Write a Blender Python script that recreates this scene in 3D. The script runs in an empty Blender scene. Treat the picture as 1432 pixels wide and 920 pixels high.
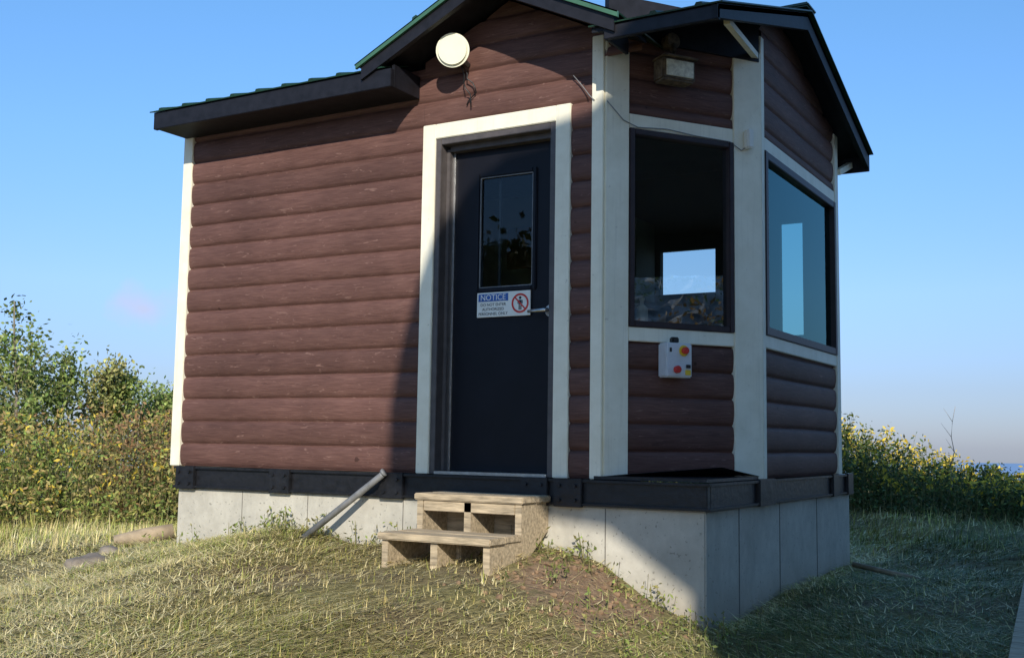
import bpy, bmesh, math, random
import numpy as np
from mathutils import Vector, Matrix
random.seed(7); rng=np.random.default_rng(7)
scene=bpy.context.scene
scene.view_settings.view_transform='Standard'; scene.view_settings.look='None'; scene.view_settings.exposure=0
SUN_AZ=33.0; SUN_EL=27.0
# ---------------------------------------------------------------- materials
def newmat(name):
    m=bpy.data.materials.new(name); m.use_nodes=True
    nt=m.node_tree; b=nt.nodes['Principled BSDF']; return m,nt,b
def N(nt,t,**kw):
    n=nt.nodes.new(t)
    for k,v in kw.items():
        try: setattr(n,k,v)
        except Exception: n.inputs[k].default_value=v
    return n
def coords(nt,scale=(1,1,1),loc=(0,0,0)):
    tc=N(nt,'ShaderNodeTexCoord'); mp=N(nt,'ShaderNodeMapping')
    mp.inputs['Scale'].default_value=scale; mp.inputs['Location'].default_value=loc
    nt.links.new(tc.outputs['Object'],mp.inputs['Vector']); return mp.outputs['Vector']
def noise(nt,vec,scale,detail=5,rough=.55,dist=0):
    n=N(nt,'ShaderNodeTexNoise'); n.inputs['Scale'].default_value=scale; n.inputs['Detail'].default_value=detail
    n.inputs['Roughness'].default_value=rough; n.inputs['Distortion'].default_value=dist
    nt.links.new(vec,n.inputs['Vector']); return n.outputs['Fac']
def ramp(nt,fac,stops):
    r=N(nt,'ShaderNodeValToRGB'); e=r.color_ramp.elements
    while len(e)<len(stops): e.new(.5)
    for i,(p,c) in enumerate(stops):
        e[i].position=p; e[i].color=(c[0],c[1],c[2],1) if not isinstance(c,(int,float)) else (c,c,c,1)
    nt.links.new(fac,r.inputs['Fac']); return r.outputs['Color']
def mix(nt,f,a,b,mode='MIX'):
    m=N(nt,'ShaderNodeMix'); m.data_type='RGBA'; m.blend_type=mode
    for s,v in ((0,f),(6,a),(7,b)):
        if hasattr(v,'is_linked') or hasattr(v,'node'): nt.links.new(v,m.inputs[s])
        elif isinstance(v,(int,float)): m.inputs[s].default_value=v
        else: m.inputs[s].default_value=(v[0],v[1],v[2],1)
    return m.outputs[2]
def bump(nt,b,h,strength=.3,dist=.01):
    n=N(nt,'ShaderNodeBump'); n.inputs['Strength'].default_value=strength; n.inputs['Distance'].default_value=dist
    nt.links.new(h,n.inputs['Height']); nt.links.new(n.outputs['Normal'],b.inputs['Normal'])
def simple(name,col,rough=.6,var=.25,scale=12,metal=0,bmp=.15,stretch=(1,1,1),spec=.5):
    m,nt,b=newmat(name); v=coords(nt,stretch); f=noise(nt,v,scale,4,.6)
    lo=[c*(1-var) for c in col]; hi=[min(1,c*(1+var)) for c in col]
    c=ramp(nt,f,[(.3,lo),(.7,hi)]); nt.links.new(c,b.inputs['Base Color'])
    b.inputs['Roughness'].default_value=rough; b.inputs['Metallic'].default_value=metal; b.inputs['Specular IOR Level'].default_value=spec
    if bmp: bump(nt,b,f,bmp,.005)
    return m
def siding_mat():
    m,nt,b=newmat('brown_stained_wood'); 
    v=coords(nt,(.9,1,9)); g=noise(nt,v,5,5,.62,.6)
    v2=coords(nt,(2.0,1,60)); g2=noise(nt,v2,4,4,.6,.3)
    v3=coords(nt,(1,1,1)); big=noise(nt,v3,1.7,3,.6)
    tc=N(nt,'ShaderNodeTexCoord'); sp=N(nt,'ShaderNodeSeparateXYZ'); nt.links.new(tc.outputs['Object'],sp.inputs[0])
    dv=N(nt,'ShaderNodeMath',operation='DIVIDE'); dv.inputs[1].default_value=.157; nt.links.new(sp.outputs['Z'],dv.inputs[0])
    fl=N(nt,'ShaderNodeMath',operation='FLOOR'); nt.links.new(dv.outputs[0],fl.inputs[0])
    wn=N(nt,'ShaderNodeTexWhiteNoise',noise_dimensions='1D'); nt.links.new(fl.outputs[0],wn.inputs['W'])
    base=ramp(nt,g,[(.28,(.080,.037,.030)),(.5,(.115,.056,.045)),(.75,(.165,.087,.069))])
    c=mix(nt,.45,base,ramp(nt,g2,[(.35,(.066,.030,.025)),(.65,(.17,.088,.070))]))
    c=mix(nt,1.0,c,ramp(nt,wn.outputs['Value'],[(0,.86),(1,1.12)]),'MULTIPLY')
    c=mix(nt,1.0,c,ramp(nt,big,[(.3,.82),(.7,1.16)]),'MULTIPLY')
    kn=noise(nt,coords(nt,(3,1,14)),3.3,3,.5,1.5)
    c=mix(nt,ramp(nt,kn,[(.64,0),(.74,.5)]),c,(.30,.18,.145))
    k2=noise(nt,coords(nt,(4,4,7),(5,2,7)),2.2,2,.5); c=mix(nt,ramp(nt,k2,[(.73,0),(.76,.7)]),c,(.04,.018,.014))
    nt.links.new(c,b.inputs['Base Color']); b.inputs['Roughness'].default_value=.62
    b.inputs['Specular IOR Level'].default_value=.25
    bump(nt,b,g2,.4,.004); return m
def cream_mat():
    m,nt,b=newmat('cream_paint'); f=noise(nt,coords(nt),7,4,.6)
    c=ramp(nt,f,[(.3,(.77,.715,.555)),(.65,(.87,.815,.655))])
    d=noise(nt,coords(nt,(1,1,1),(3,1,2)),28,4,.7)
    c=mix(nt,ramp(nt,d,[(.65,0),(.75,.6)]),c,(.37,.32,.23))
    s=noise(nt,coords(nt,(30,30,1)),2,3,.6); c=mix(nt,ramp(nt,s,[(.55,0),(.85,.35)]),c,(.5,.45,.34))
    nt.links.new(c,b.inputs['Base Color']); b.inputs['Roughness'].default_value=.55; return m
def concrete_mat():
    m,nt,b=newmat('poured_concrete'); f=noise(nt,coords(nt),2.3,7,.65); f2=noise(nt,coords(nt,(1,1,.8)),11,6,.7)
    c=mix(nt,.4,ramp(nt,f,[(.32,(.40,.365,.30)),(.68,(.60,.56,.47))]),ramp(nt,f2,[(.3,(.36,.33,.27)),(.7,(.62,.58,.49))]))
    big=noise(nt,coords(nt,(1,1,.6),(4,2,1)),1.6,5,.7); c=mix(nt,ramp(nt,big,[(.50,0),(.66,.45)]),c,(.30,.28,.235))
    sp=noise(nt,coords(nt),48,2,.5); c=mix(nt,ramp(nt,sp,[(.66,0),(.72,.6)]),c,(.17,.155,.13))
    tc=N(nt,'ShaderNodeTexCoord'); sx=N(nt,'ShaderNodeSeparateXYZ'); nt.links.new(tc.outputs['Object'],sx.inputs[0])
    mr=N(nt,'ShaderNodeMapRange'); mr.inputs['From Min'].default_value=-.50; mr.inputs['From Max'].default_value=-.85; nt.links.new(sx.outputs['Z'],mr.inputs['Value'])
    mu=N(nt,'ShaderNodeMath',operation='MULTIPLY'); nt.links.new(f2,mu.inputs[0]); nt.links.new(mr.outputs[0],mu.inputs[1])
    c=mix(nt,ramp(nt,mu.outputs[0],[(0.08,0),(.6,.8)]),c,(.27,.19,.115))
    nt.links.new(c,b.inputs['Base Color']); b.inputs['Roughness'].default_value=.88; bump(nt,b,f2,.3,.01); return m
def vcol_mat(name,rough=.7,transl=.35,spec=.3):
    m,nt,b=newmat(name); a=N(nt,'ShaderNodeVertexColor'); a.layer_name='Col'
    nt.links.new(a.outputs['Color'],b.inputs['Base Color']); b.inputs['Roughness'].default_value=rough; b.inputs['Specular IOR Level'].default_value=spec
    if transl:
        t=N(nt,'ShaderNodeBsdfTranslucent'); nt.links.new(a.outputs['Color'],t.inputs['Color'])
        mx=N(nt,'ShaderNodeMixShader'); mx.inputs[0].default_value=transl
        nt.links.new(b.outputs[0],mx.inputs[1]); nt.links.new(t.outputs[0],mx.inputs[2])
        nt.links.new(mx.outputs[0],nt.nodes['Material Output'].inputs['Surface'])
    return m
def glass_mat(name,tint,boost=1.0,ior=1.5,refl=(.9,.95,.95)):
    m,nt,b=newmat(name); nt.nodes.remove(b)
    tr=N(nt,'ShaderNodeBsdfTransparent'); tr.inputs[0].default_value=(*tint,1)
    gl=N(nt,'ShaderNodeBsdfGlossy'); gl.inputs['Roughness'].default_value=.01; gl.inputs['Color'].default_value=(*refl,1)
    fr=N(nt,'ShaderNodeFresnel'); fr.inputs[0].default_value=ior
    mu=N(nt,'ShaderNodeMath',operation='MULTIPLY',use_clamp=True); mu.inputs[1].default_value=boost; nt.links.new(fr.outputs[0],mu.inputs[0])
    bp=N(nt,'ShaderNodeBump'); bp.inputs['Strength'].default_value=.06; bp.inputs['Distance'].default_value=.01
    nt.links.new(noise(nt,coords(nt),3,2),bp.inputs['Height']); nt.links.new(bp.outputs[0],gl.inputs['Normal'])
    mx=N(nt,'ShaderNodeMixShader'); nt.links.new(mu.outputs[0],mx.inputs[0]); nt.links.new(tr.outputs[0],mx.inputs[1]); nt.links.new(gl.outputs[0],mx.inputs[2])
    nt.links.new(mx.outputs[0],nt.nodes['Material Output'].inputs['Surface']); return m
M=dict(siding=siding_mat(),cream=cream_mat(),conc=concrete_mat(),
 black=simple('black_painted_wood',(.010,.010,.014),.55,.4,14,bmp=.3,spec=.3),
 steel=simple('black_steel_beam',(.010,.010,.012),.42,.5,20,bmp=.6),
 green=simple('green_metal_roofing',(.014,.045,.027),.4,.2,8,bmp=0),
 green2=simple('green_drip_edge',(.05,.13,.075),.4,.15,8,bmp=0),
 door=simple('black_door_paint',(.0055,.0055,.009),.5,.2,6,bmp=.05,spec=.25),
 frame=simple('dark_bronze_frame',(.085,.072,.068),.5,.2,16),
 wframe=simple('brown_window_frame',(.030,.016,.016),.5,.3,16),
 silver=simple('brushed_metal',(.55,.54,.52),.3,.15,30,metal=.9,bmp=0),
 galv=simple('grey_conduit',(.20,.20,.20),.5,.25,18),
 lumber=simple('weathered_lumber',(.42,.33,.215),.8,.45,9,bmp=.5,stretch=(.8,6,6)),
 white=simple('white_plastic',(.78,.77,.70),.4,.05,10,bmp=0),
 dish=simple('ivory_plastic',(.80,.77,.58),.4,.04,10,bmp=0),
 blackp=simple('black_plastic',(.012,.012,.012),.4,.2,10,bmp=0),
 red=simple('red_plastic',(.6,.03,.02),.35,.1,10,bmp=0),
 yellow=simple('yellow_plastic',(.75,.5,.03),.4,.1,10,bmp=0),
 blue=simple('blue_print',(.03,.11,.36),.4,.1,10,bmp=0),
 rusty=simple('rusty_enamel',(.13,.10,.07),.6,.7,25),
 lamp=simple('lamp_lens',(.80,.77,.62),.25,.35,25,bmp=0),
 box=simple('grey_enclosure',(.60,.61,.62),.4,.08,10,bmp=0),
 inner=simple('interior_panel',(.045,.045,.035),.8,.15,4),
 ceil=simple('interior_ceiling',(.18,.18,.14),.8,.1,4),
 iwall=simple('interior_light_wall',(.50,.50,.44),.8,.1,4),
 cork=simple('brown_board',(.30,.12,.05),.8,.2,12),
 glass=glass_mat('window_glass',(.70,.76,.72),3.4),
 dglass=glass_mat('door_window_glass',(.72,.76,.74),.9),
 glass_teal=glass_mat('tinted_window_glass',(.22,.42,.40),1.0,1.5,(.45,.80,.80)),
 rock=simple('grey_brown_rock',(.22,.18,.14),.9,.5,6,bmp=.8),
 rubble=simple('pale_rubble',(.56,.55,.54),.9,.75,1.6,bmp=.8),
 log=simple('weathered_log',(.34,.26,.17),.85,.35,8,bmp=.5),
 bark=simple('pale_bark',(.20,.17,.12),.9,.35,14,bmp=.5),
 clod=simple('dirt_clods',(.24,.15,.085),.95,.4,20,bmp=.6),
 leaf=vcol_mat('foliage',.55,.25), grass=vcol_mat('grass_blades',.6,0),
 term=simple('terminal_cladding',(.05,.055,.045),.5,.2,2), 
)
# ---------------------------------------------------------------- mesh helpers
def link(o,parent=None):
    scene.collection.objects.link(o)
    if parent: o.parent=parent
    return o
def empty(name,loc=(0,0,0)):
    o=bpy.data.objects.new(name,None); o.empty_display_size=.2; o.location=loc; return link(o)
def mesh(name,verts,faces,mat,parent=None,smooth=False):
    me=bpy.data.meshes.new(name); me.from_pydata([tuple(v) for v in verts],[],[tuple(f) for f in faces]); me.update()
    if mat: me.materials.append(mat)
    if smooth:
        for p in me.polygons: p.use_smooth=True
    return link(bpy.data.objects.new(name,me),parent)
def frommesh(name,bm,mat,parent=None,smooth=False,mw=None):
    bmesh.ops.recalc_face_normals(bm,faces=bm.faces)
    me=bpy.data.meshes.new(name); bm.to_mesh(me); bm.free(); 
    for mm in (mat if isinstance(mat,list) else [mat]): me.materials.append(mm)
    if smooth:
        for p in me.polygons: p.use_smooth=True
    o=link(bpy.data.objects.new(name,me),parent)
    if mw is not None: o.matrix_basis=mw
    return o
def addbox(bm,a,b,bev=0.0,rot=None,mi=0):
    a=Vector(a);b=Vector(b); c=(a+b)/2; s=b-a
    mat=Matrix.Translation(c)@(rot if rot else Matrix())@Matrix.Diagonal((abs(s.x),abs(s.y),abs(s.z),1))
    r=bmesh.ops.create_cube(bm,size=1,matrix=mat)
    vs=r['verts']
    if bev>0:
        es=list({e for v in vs for e in v.link_edges})
        bmesh.ops.bevel(bm,geom=es,offset=bev,segments=2,affect='EDGES',clamp_overlap=True)
def box(name,a,b,mat,parent=None,bev=.004,mw=None):
    bm=bmesh.new(); addbox(bm,a,b,bev); return frommesh(name,bm,mat,parent,mw=mw)
def boxes(name,lst,mat,parent=None,bev=.004,mw=None):
    bm=bmesh.new()
    for a,b in lst: addbox(bm,a,b,bev)
    return frommesh(name,bm,mat,parent,mw=mw)
def tube(name,pts,r,mat,parent=None,seg=10,mw=None):
    pts=[Vector(p) for p in pts]; rs=r if isinstance(r,(list,tuple)) else [r]*len(pts)
    V=[];Fc=[]
    for i,p in enumerate(pts):
        d=(pts[min(i+1,len(pts)-1)]-pts[max(i-1,0)]).normalized()
        a=d.cross(Vector((0,0,1)));  a=a.normalized() if a.length>1e-3 else Vector((1,0,0)); b=d.cross(a)
        for k in range(seg):
            t=2*math.pi*k/seg; V.append(p+(a*math.cos(t)+b*math.sin(t))*rs[i])
    for i in range(len(pts)-1):
        for k in range(seg):
            k2=(k+1)%seg; Fc.append((i*seg+k,i*seg+k2,(i+1)*seg+k2,(i+1)*seg+k))
    Fc.append(tuple(range(seg))[::-1]); Fc.append(tuple((len(pts)-1)*seg+k for k in range(seg)))
    o=mesh(name,V,Fc,mat,parent,True)
    if mw is not None: o.matrix_basis=mw
    return o
def disc(name,c,r,depth,mat,parent,axis=(0,-1,0),seg=32,bev=0.0,mw=None):
    bm=bmesh.new(); q=Vector((0,0,1)).rotation_difference(Vector(axis)).to_matrix().to_4x4()
    bmesh.ops.create_cone(bm,cap_ends=True,segments=seg,radius1=r,radius2=r,depth=depth,matrix=Matrix.Translation(c)@q)
    if bev: 
        es=[e for e in bm.edges if len(e.link_faces)==2 and any(len(f.verts)>4 for f in e.link_faces)]
        bmesh.ops.bevel(bm,geom=es,offset=bev,segments=3,affect='EDGES')
    return frommesh(name,bm,mat,parent,mw=mw)
ROW=.157
def siding(name,u0,u1,z0,z1,mw,parent,clips=()):
    """log-lap siding; local x along wall, -y outward, z up"""
    bm=bmesh.new(); prof=[]
    k=math.floor(z0/ROW+1e-6)
    while k*ROW<z1-1e-6:
        for j,(t,d) in enumerate([(0.0,.008),(.025,.009),(.07,.019),(.18,.026),(.40,.031),(.62,.032),(.82,.0295),(.93,.025),(.985,.012)]):
            prof.append(((k+t)*ROW,d))
        k+=1
    prof.append((k*ROW,.008))
    prof=[p for p in prof if p[0]>=z0-1e-6 and p[0]<=z1+1e-6] 
    if prof[0][0]>z0: prof.insert(0,(z0,.02))
    if prof[-1][0]<z1: prof.append((z1,.02))
    nx=max(1,int((u1-u0)/.22))
    grid=[[bm.verts.new((u0+(u1-u0)*i/nx,-d+.0015*math.sin(i*1.7+math.floor(z/ROW)*2.3),z+.0012*math.sin(i*1.1+math.floor(z/ROW+.01)*5))) for i in range(nx+1)] for z,d in prof]
    for r in range(len(grid)-1):
        for i in range(nx):
            f=bm.faces.new((grid[r][i],grid[r][i+1],grid[r+1][i+1],grid[r+1][i])); f.smooth=True
    for co,no in clips:
        bmesh.ops.bisect_plane(bm,geom=list(bm.verts)+list(bm.edges)+list(bm.faces),plane_co=co,plane_no=no,clear_outer=True)
    me=bpy.data.meshes.new(name); bm.to_mesh(me); bm.free(); me.materials.append(M['siding'])
    o=link(bpy.data.objects.new(name,me),parent); o.matrix_basis=mw
    return o
I4=Matrix()
def frame_at(p,d):
    d=Vector(d).normalized(); y=Vector((0,0,1)).cross(d)
    return Matrix(((d.x,y.x,0,p[0]),(d.y,y.y,0,p[1]),(d.z,y.z,1,p[2]),(0,0,0,1)))
# ---------------------------------------------------------------- building
A=Vector((.20,0,0)); B=Vector((.82,.87,0)); CL=(B-A).length
MC=frame_at(A,B-A); MR=frame_at((.82,0,0),(0,1,0))
hut=empty('operator_hut')
RE,RS=2.512,.320
def roofz(y): return RE+RS*(min(y,2.78-y)+.36)
PK=-.44; GS=.478; GZ=2.975
gn=Vector((GS,0,1)).normalized(); gn2=Vector((-GS,0,1)).normalized(); gc=(PK,0,GZ-.06)
G=[(gc,gn),(gc,gn2)]
siding('siding_front',-3.12,-1.06,0,2.58,I4,hut,G[:0])
siding('siding_gable',-1.06,0.0,2.20,3.0,I4,hut,G)
siding('siding_strip',0.0,.14,0.0,2.9,I4,hut,G)
siding('siding_gable_right',.14,.45,2.45,2.9,I4,hut,G)
siding('siding_bay_lower',.145,.88,0,.80,MC,hut)
siding('siding_bay_upper',.145,.88,2.13,2.72,MC,hut)
siding('siding_side_lower',.93,2.66,0,.80,MR,hut)
rn=Vector((-RS,0,1)).normalized(); rn2=Vector((RS,0,1)).normalized(); 
siding('siding_side_upper',.93,2.66,2.13,3.1,MR,hut,[((0,0,roofz(0)-.06),rn),((2.78,0,roofz(0)-.06),rn2)])
T=.042
boxes('corner_board',[((-3.21,-T,0),(-3.12,.04,2.42))],M['cream'],hut)
boxes('door_trim',[((-1.06,-T,0),(-.965,.0,2.20)),((-.10,-T,0),(0,.0,2.20)),((-.965,-T+.002,2.105),(-.10,.0,2.20))],M['cream'],hut,.004)
boxes('bay_post_front',[((.14,-T-.002,0),(.215,.0,2.58))],M['cream'],hut)
boxes('bay_boards',[((-.012,-T,0),(.145,0,2.58)),((.88,-T,0),(CL+.02,0,2.64)),((.145,-T+.004,2.045),(.88,0,2.13)),((.145,-T+.004,.79),(.88,0,.872))],M['cream'],hut,mw=MC)
boxes('side_boards',[((.87,-T,0),(.935,0,2.76)),((.935,-T+.004,2.045),(2.66,0,2.13)),((.935,-T+.004,.80),(2.66,0,.88)),((2.66,-T,0),(2.76,0,2.58))],M['cream'],hut,mw=MR)
def window(nm,u0,u1,z0,z1,mw,glass,fw=.045):
    boxes(nm+'_frame',[((u0,-.05,z0),(u0+fw,.03,z1)),((u1-fw,-.05,z0),(u1,.03,z1)),((u0+fw,-.048,z0),(u1-fw,.03,z0+fw)),((u0+fw,-.048,z1-fw),(u1-fw,.03,z1))],M['wframe'],hut,.004,mw)
    o=mesh(nm+'_glass',[(u0+fw-.005,-.012,z0+fw-.005),(u1-fw+.005,-.012,z0+fw-.005),(u1-fw+.005,-.012,z1-fw+.005),(u0+fw-.005,-.012,z1-fw+.005)],[(0,1,2,3)],glass,hut); o.matrix_basis=mw
window('bay_window',.147,.878,.874,2.043,MC,M['glass'],.035)
window('side_window',.937,2.655,.882,2.043,MR,M['glass_teal'],.05)
W1=(-.58,-.08,1.42,1.78); W2=(.42,.60,1.05,1.93)
bw=[((-3.15,2.70,0),(W1[0],2.76,2.5)),((W1[0],2.70,0),(W1[1],2.76,W1[2])),((W1[0],2.70,W1[3]),(W1[1],2.76,2.5)),((W1[1],2.70,0),(W2[0],2.76,2.5)),
    ((W2[0],2.70,0),(W2[1],2.76,W2[2])),((W2[0],2.70,W2[3]),(W2[1],2.76,2.5)),((W2[1],2.70,0),(.80,2.76,2.5)),((-3.17,.0,0),(-3.13,2.76,2.5))]
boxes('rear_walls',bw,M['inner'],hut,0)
boxes('ceiling_panel',[((-3.1,.06,2.40),(.2,2.69,2.43)),((.2,.9,2.40),(.78,2.69,2.43))],M['ceil'],hut,0)
boxes('floor_panel',[((-3.1,.0,-.03),(.14,2.69,.003)),((.14,.9,-.03),(.8,2.69,.003))],M['inner'],hut,0)
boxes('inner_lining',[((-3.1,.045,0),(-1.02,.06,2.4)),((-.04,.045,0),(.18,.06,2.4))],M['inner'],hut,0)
boxes('rear_siding_back',[((-3.2,2.77,0),(.8,2.775,.97)),((-3.2,2.77,1.99),(.8,2.775,2.6))],M['siding'],hut,0)
boxes('interior_wall_panel',[((-2.9,2.682,.6),(-1.3,2.698,2.38))],M['iwall'],hut,0)
boxes('notice_board',[((-2.02,2.64,1.72),(-1.70,2.68,2.08))],M['cork'],hut)
boxes('wall_paper_sheets',[((-1.86,2.672,1.35),(-1.72,2.681,1.55))],M['blackp'],hut,0)
boxes('desk',[((-.6,2.0,.80),(.75,2.68,.84)),((.45,1.0,.80),(.78,2.0,.84))],M['lumber'],hut)
boxes('cabinet',[((-2.9,2.25,0),(-2.2,2.68,1.3)),((-1.0,2.3,1.35),(-.62,2.68,2.0))],M['ceil'],hut)
boxes('control_cabinet',[((.02,2.35,.85),(.32,2.66,1.9))],M['inner'],hut)
b=empty('spray_bottle'); 
prof=[(0,.0),(.032,.0),(.035,.01),(.035,.08),(.028,.10),(.012,.115),(.012,.135),(.015,.137),(.015,.155),(0,.156)]
seg=20; V=[];Fc=[]
for r_,z_ in prof:
    for k in range(seg): V.append((r_*math.cos(2*math.pi*k/seg),r_*math.sin(2*math.pi*k/seg),z_))
for i in range(len(prof)-1):
    for k in range(seg): Fc.append((i*seg+k,i*seg+(k+1)%seg,(i+1)*seg+(k+1)%seg,(i+1)*seg+k))
mesh('bottle_body',V,Fc,M['white'],b,True); b.matrix_basis=MC@Matrix.Translation((.30,.07,.905))
boxes('bay_sill',[((.17,.03,.86),(.88,.16,.90))],M['inner'],hut,0,MC)
# door
boxes('door_frame',[((-.965,-.03,0),(-.925,.12,2.105)),((-.14,-.03,0),(-.10,.12,2.105)),((-.925,-.03,2.065),(-.14,.12,2.105)),
    ((-.925,.035,.02),(-.90,.12,2.045)),((-.165,.035,.02),(-.14,.12,2.045)),((-.90,.035,2.03),(-.165,.12,2.065))],M['frame'],hut,.003)
DX0,DX1,DZ0,DZ1=-.905,-.145,.02,2.045
wx0,wx1,wz0,wz1=-.70,-.32,1.15,1.85
boxes('door_slab',[((DX0,.095,DZ0),(wx0,.135,DZ1)),((wx1,.095,DZ0),(DX1,.135,DZ1)),((wx0,.0952,DZ0),(wx1,.135,wz0)),((wx0,.0952,wz1),(wx1,.135,DZ1))],M['door'],hut,0)
f=.028
boxes('door_window_frame',[((wx0-f,.08,wz0-f),(wx0,.1,wz1+f)),((wx1,.08,wz0-f),(wx1+f,.1,wz1+f)),((wx0,.08,wz0-f),(wx1,.1,wz0)),((wx0,.08,wz1),(wx1,.1,wz1+f))],M['door'],hut,.006)
boxes('door_window_bead',[((wx0,.088,wz0),(wx0+.005,.1,wz1)),((wx1-.005,.088,wz0),(wx1,.1,wz1)),((wx0,.088,wz0),(wx1,.1,wz0+.005)),((wx0,.088,wz1-.005),(wx1,.1,wz1))],M['galv'],hut,0)
mesh('door_glass',[(wx0,.105,wz0),(wx1,.105,wz0),(wx1,.105,wz1),(wx0,.105,wz1)],[(0,1,2,3)],M['dglass'],hut)
boxes('door_weatherstrip',[((-.902,.080,.02),(-.888,.094,2.03))],M['silver'],hut,.001)
boxes('door_threshold',[((-.925,-.04,-.0),(-.14,.12,.018))],M['silver'],hut,.003)
disc('door_handle_rose',(-.185,.085,.985),.036,.02,M['silver'],hut)
tube('door_handle_lever',[(-.185,.08,.985),(-.185,.03,.985),(-.20,.022,.985),(-.31,.022,.980)],[.013,.013,.013,.009],M['silver'],hut)
boxes('window_bar',[((-.60,.15,1.15),(-.585,.16,1.85))],M['blackp'],hut,0)
# ---------------------------------------------------------------- roof
def prism(name,poly,off,mat,parent,bev=0):
    n=len(poly); V=[Vector(p) for p in poly]+[Vector(p)+Vector(off) for p in poly]
    Fc=[tuple(range(n)),tuple(range(2*n-1,n-1,-1))]+[(i,(i+1)%n,n+(i+1)%n,n+i) for i in range(n)]
    bm=bmesh.new(); vs=[bm.verts.new(v) for v in V]
    for q in Fc: bm.faces.new([vs[i] for i in q])
    if bev: bmesh.ops.bevel(bm,geom=list(bm.edges),offset=bev,segments=1,affect='EDGES')
    return frommesh(name,bm,mat,parent)
def sheet(name,p00,p10,p11,p01,parent,pitch=.23,mat=None):
    p00,p10,p11,p01=map(Vector,(p00,p10,p11,p01)); n=(p10-p00).cross(p01-p00).normalized()
    if n.z<0:n=-n
    bm=bmesh.new(); L=(p10-p00).length; m=max(1,int(round(L/pitch))); pr=[]
    for i in range(m):
        u=i/m; du=1/m; w=.014/L; g=.010/L; c=u+du/2
        pr+=[(u,0),(c-w-g,0),(c-w,.014),(c+w,.014),(c+w+g,0)]
    pr.append((1,0))
    lo=[bm.verts.new(p00.lerp(p10,t)+n*h) for t,h in pr]; hi=[bm.verts.new(p01.lerp(p11,t)+n*h) for t,h in pr]
    for i in range(len(pr)-1): bm.faces.new((lo[i],lo[i+1],hi[i+1],hi[i]))
    lb=[bm.verts.new(p00.lerp(p10,t)-n*.008) for t in (0,1)]; hb=[bm.verts.new(p01.lerp(p11,t)-n*.008) for t in (0,1)]
    bm.faces.new((lb[0],lb[1],hb[1],hb[0])); bm.faces.new([lb[0],lb[1]]+lo[::-1]); bm.faces.new([lb[0],hb[0],hi[0],lo[0]]); bm.faces.new([lb[1],hb[1],hi[-1],lo[-1]])
    return frommesh(name,bm,mat or M['green'],parent)
yr=1.39; ye=-.36; zr=roofz(yr)
x0,x1=-3.23,1.05
def fs(xa,xb,ya,nm): sheet(nm,(xa,ya,roofz(ya)),(xb,ya,roofz(ya)),(xb,yr,zr),(xa,yr,zr),hut)
fs(x0,-1.16,ye,'roof_sheet_front_left'); fs(.27,x1,ye,'roof_sheet_front_right'); fs(-1.16,.27,.10,'roof_sheet_middle')
sheet('roof_sheet_rear',(x1,2.78-ye,roofz(ye)),(x0,2.78-ye,roofz(ye)),(x0,yr,zr),(x1,yr,zr),hut)
zz_=lambda y:roofz(y)-.012
def deck(xa,xb,ya,nm,t=.03):
    prism(nm,[(xa,ya,zz_(ya)),(xa,yr,zz_(yr)),(xa,yr,zz_(yr)-t),(xa,ya,zz_(ya)-t)],(xb-xa,0,0),M['black'],hut)
deck(x0+.02,-1.17,-.335,'roof_deck_left'); deck(.28,x1-.03,-.335,'roof_deck_right'); deck(-1.17,.28,.06,'roof_deck_mid')
prism('roof_deck_rear',[(x0+.02,yr,zz_(yr)),(x0+.02,3.11,zz_(3.11)),(x0+.02,3.11,zz_(3.11)-.03),(x0+.02,yr,zz_(yr)-.03)],(x1-x0-.05,0,0),M['black'],hut)
boxes('fascia_front',[((-3.20,-.345,2.382),(-1.10,-.31,2.498)),((.36,-.345,2.425),(1.02,-.31,2.498))],M['black'],hut,.003)
boxes('soffit_front',[((-3.19,-.31,2.388),(-1.105,-.005,2.43))],M['black'],hut,.0)
box('fascia_return_left',(-1.12,-.31,2.383),(-1.098,-.036,2.53),M['black'],hut,.002)
box('fascia_return_right',(.355,-.31,2.43),(.375,-.047,2.60),M['black'],hut,.002)
boxes('bay_header',[((.0,-.05,2.58),(CL,.0,2.83))],M['black'],hut,0,MC)
rk=lambda y,d:(1.02,y,roofz(y)-.014-d)
prism('rake_fascia_front_slope',[rk(-.345,0),rk(yr,0),rk(yr,.115),rk(-.345,.075)],(-.035,0,0),M['black'],hut)
prism('rake_fascia_rear_slope',[rk(yr,0),rk(3.125,0),rk(3.125,.12),rk(yr,.115)],(-.035,0,0),M['black'],hut)
box('fascia_rear',(-3.2,3.10,2.37),(1.02,3.13,2.49),M['black'],hut,.003)
prism('rake_left',[( -3.2,-.33,roofz(-.33)-.02),(-3.2,yr,zr-.02),(-3.2,yr,zr-.13),(-3.2,-.33,roofz(-.33)-.12)],(.03,0,0),M['black'],hut)
gx=lambda x:GZ-GS*abs(x-PK)
xl,xr_=-1.36,.46
sheet('gable_sheet_left',(xl,-.385,gx(xl)+.012),(PK,-.385,GZ+.012),(PK,1.3,GZ+.012),(xl,1.0,gx(xl)+.012),hut,2.0)
sheet('gable_sheet_right',(xr_,-.385,gx(xr_)+.012),(PK,-.385,GZ+.012),(PK,1.3,GZ+.012),(xr_,1.0,gx(xr_)+.012),hut,2.0)
def gpris(nm,xa,xb,da,db,y0,y1,m):
    prism(nm,[(xa,y0,gx(xa)-da),(xb,y0,gx(xb)-da),(xb,y0,gx(xb)-db),(xa,y0,gx(xa)-db)],(0,y1-y0,0),m,hut)
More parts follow.
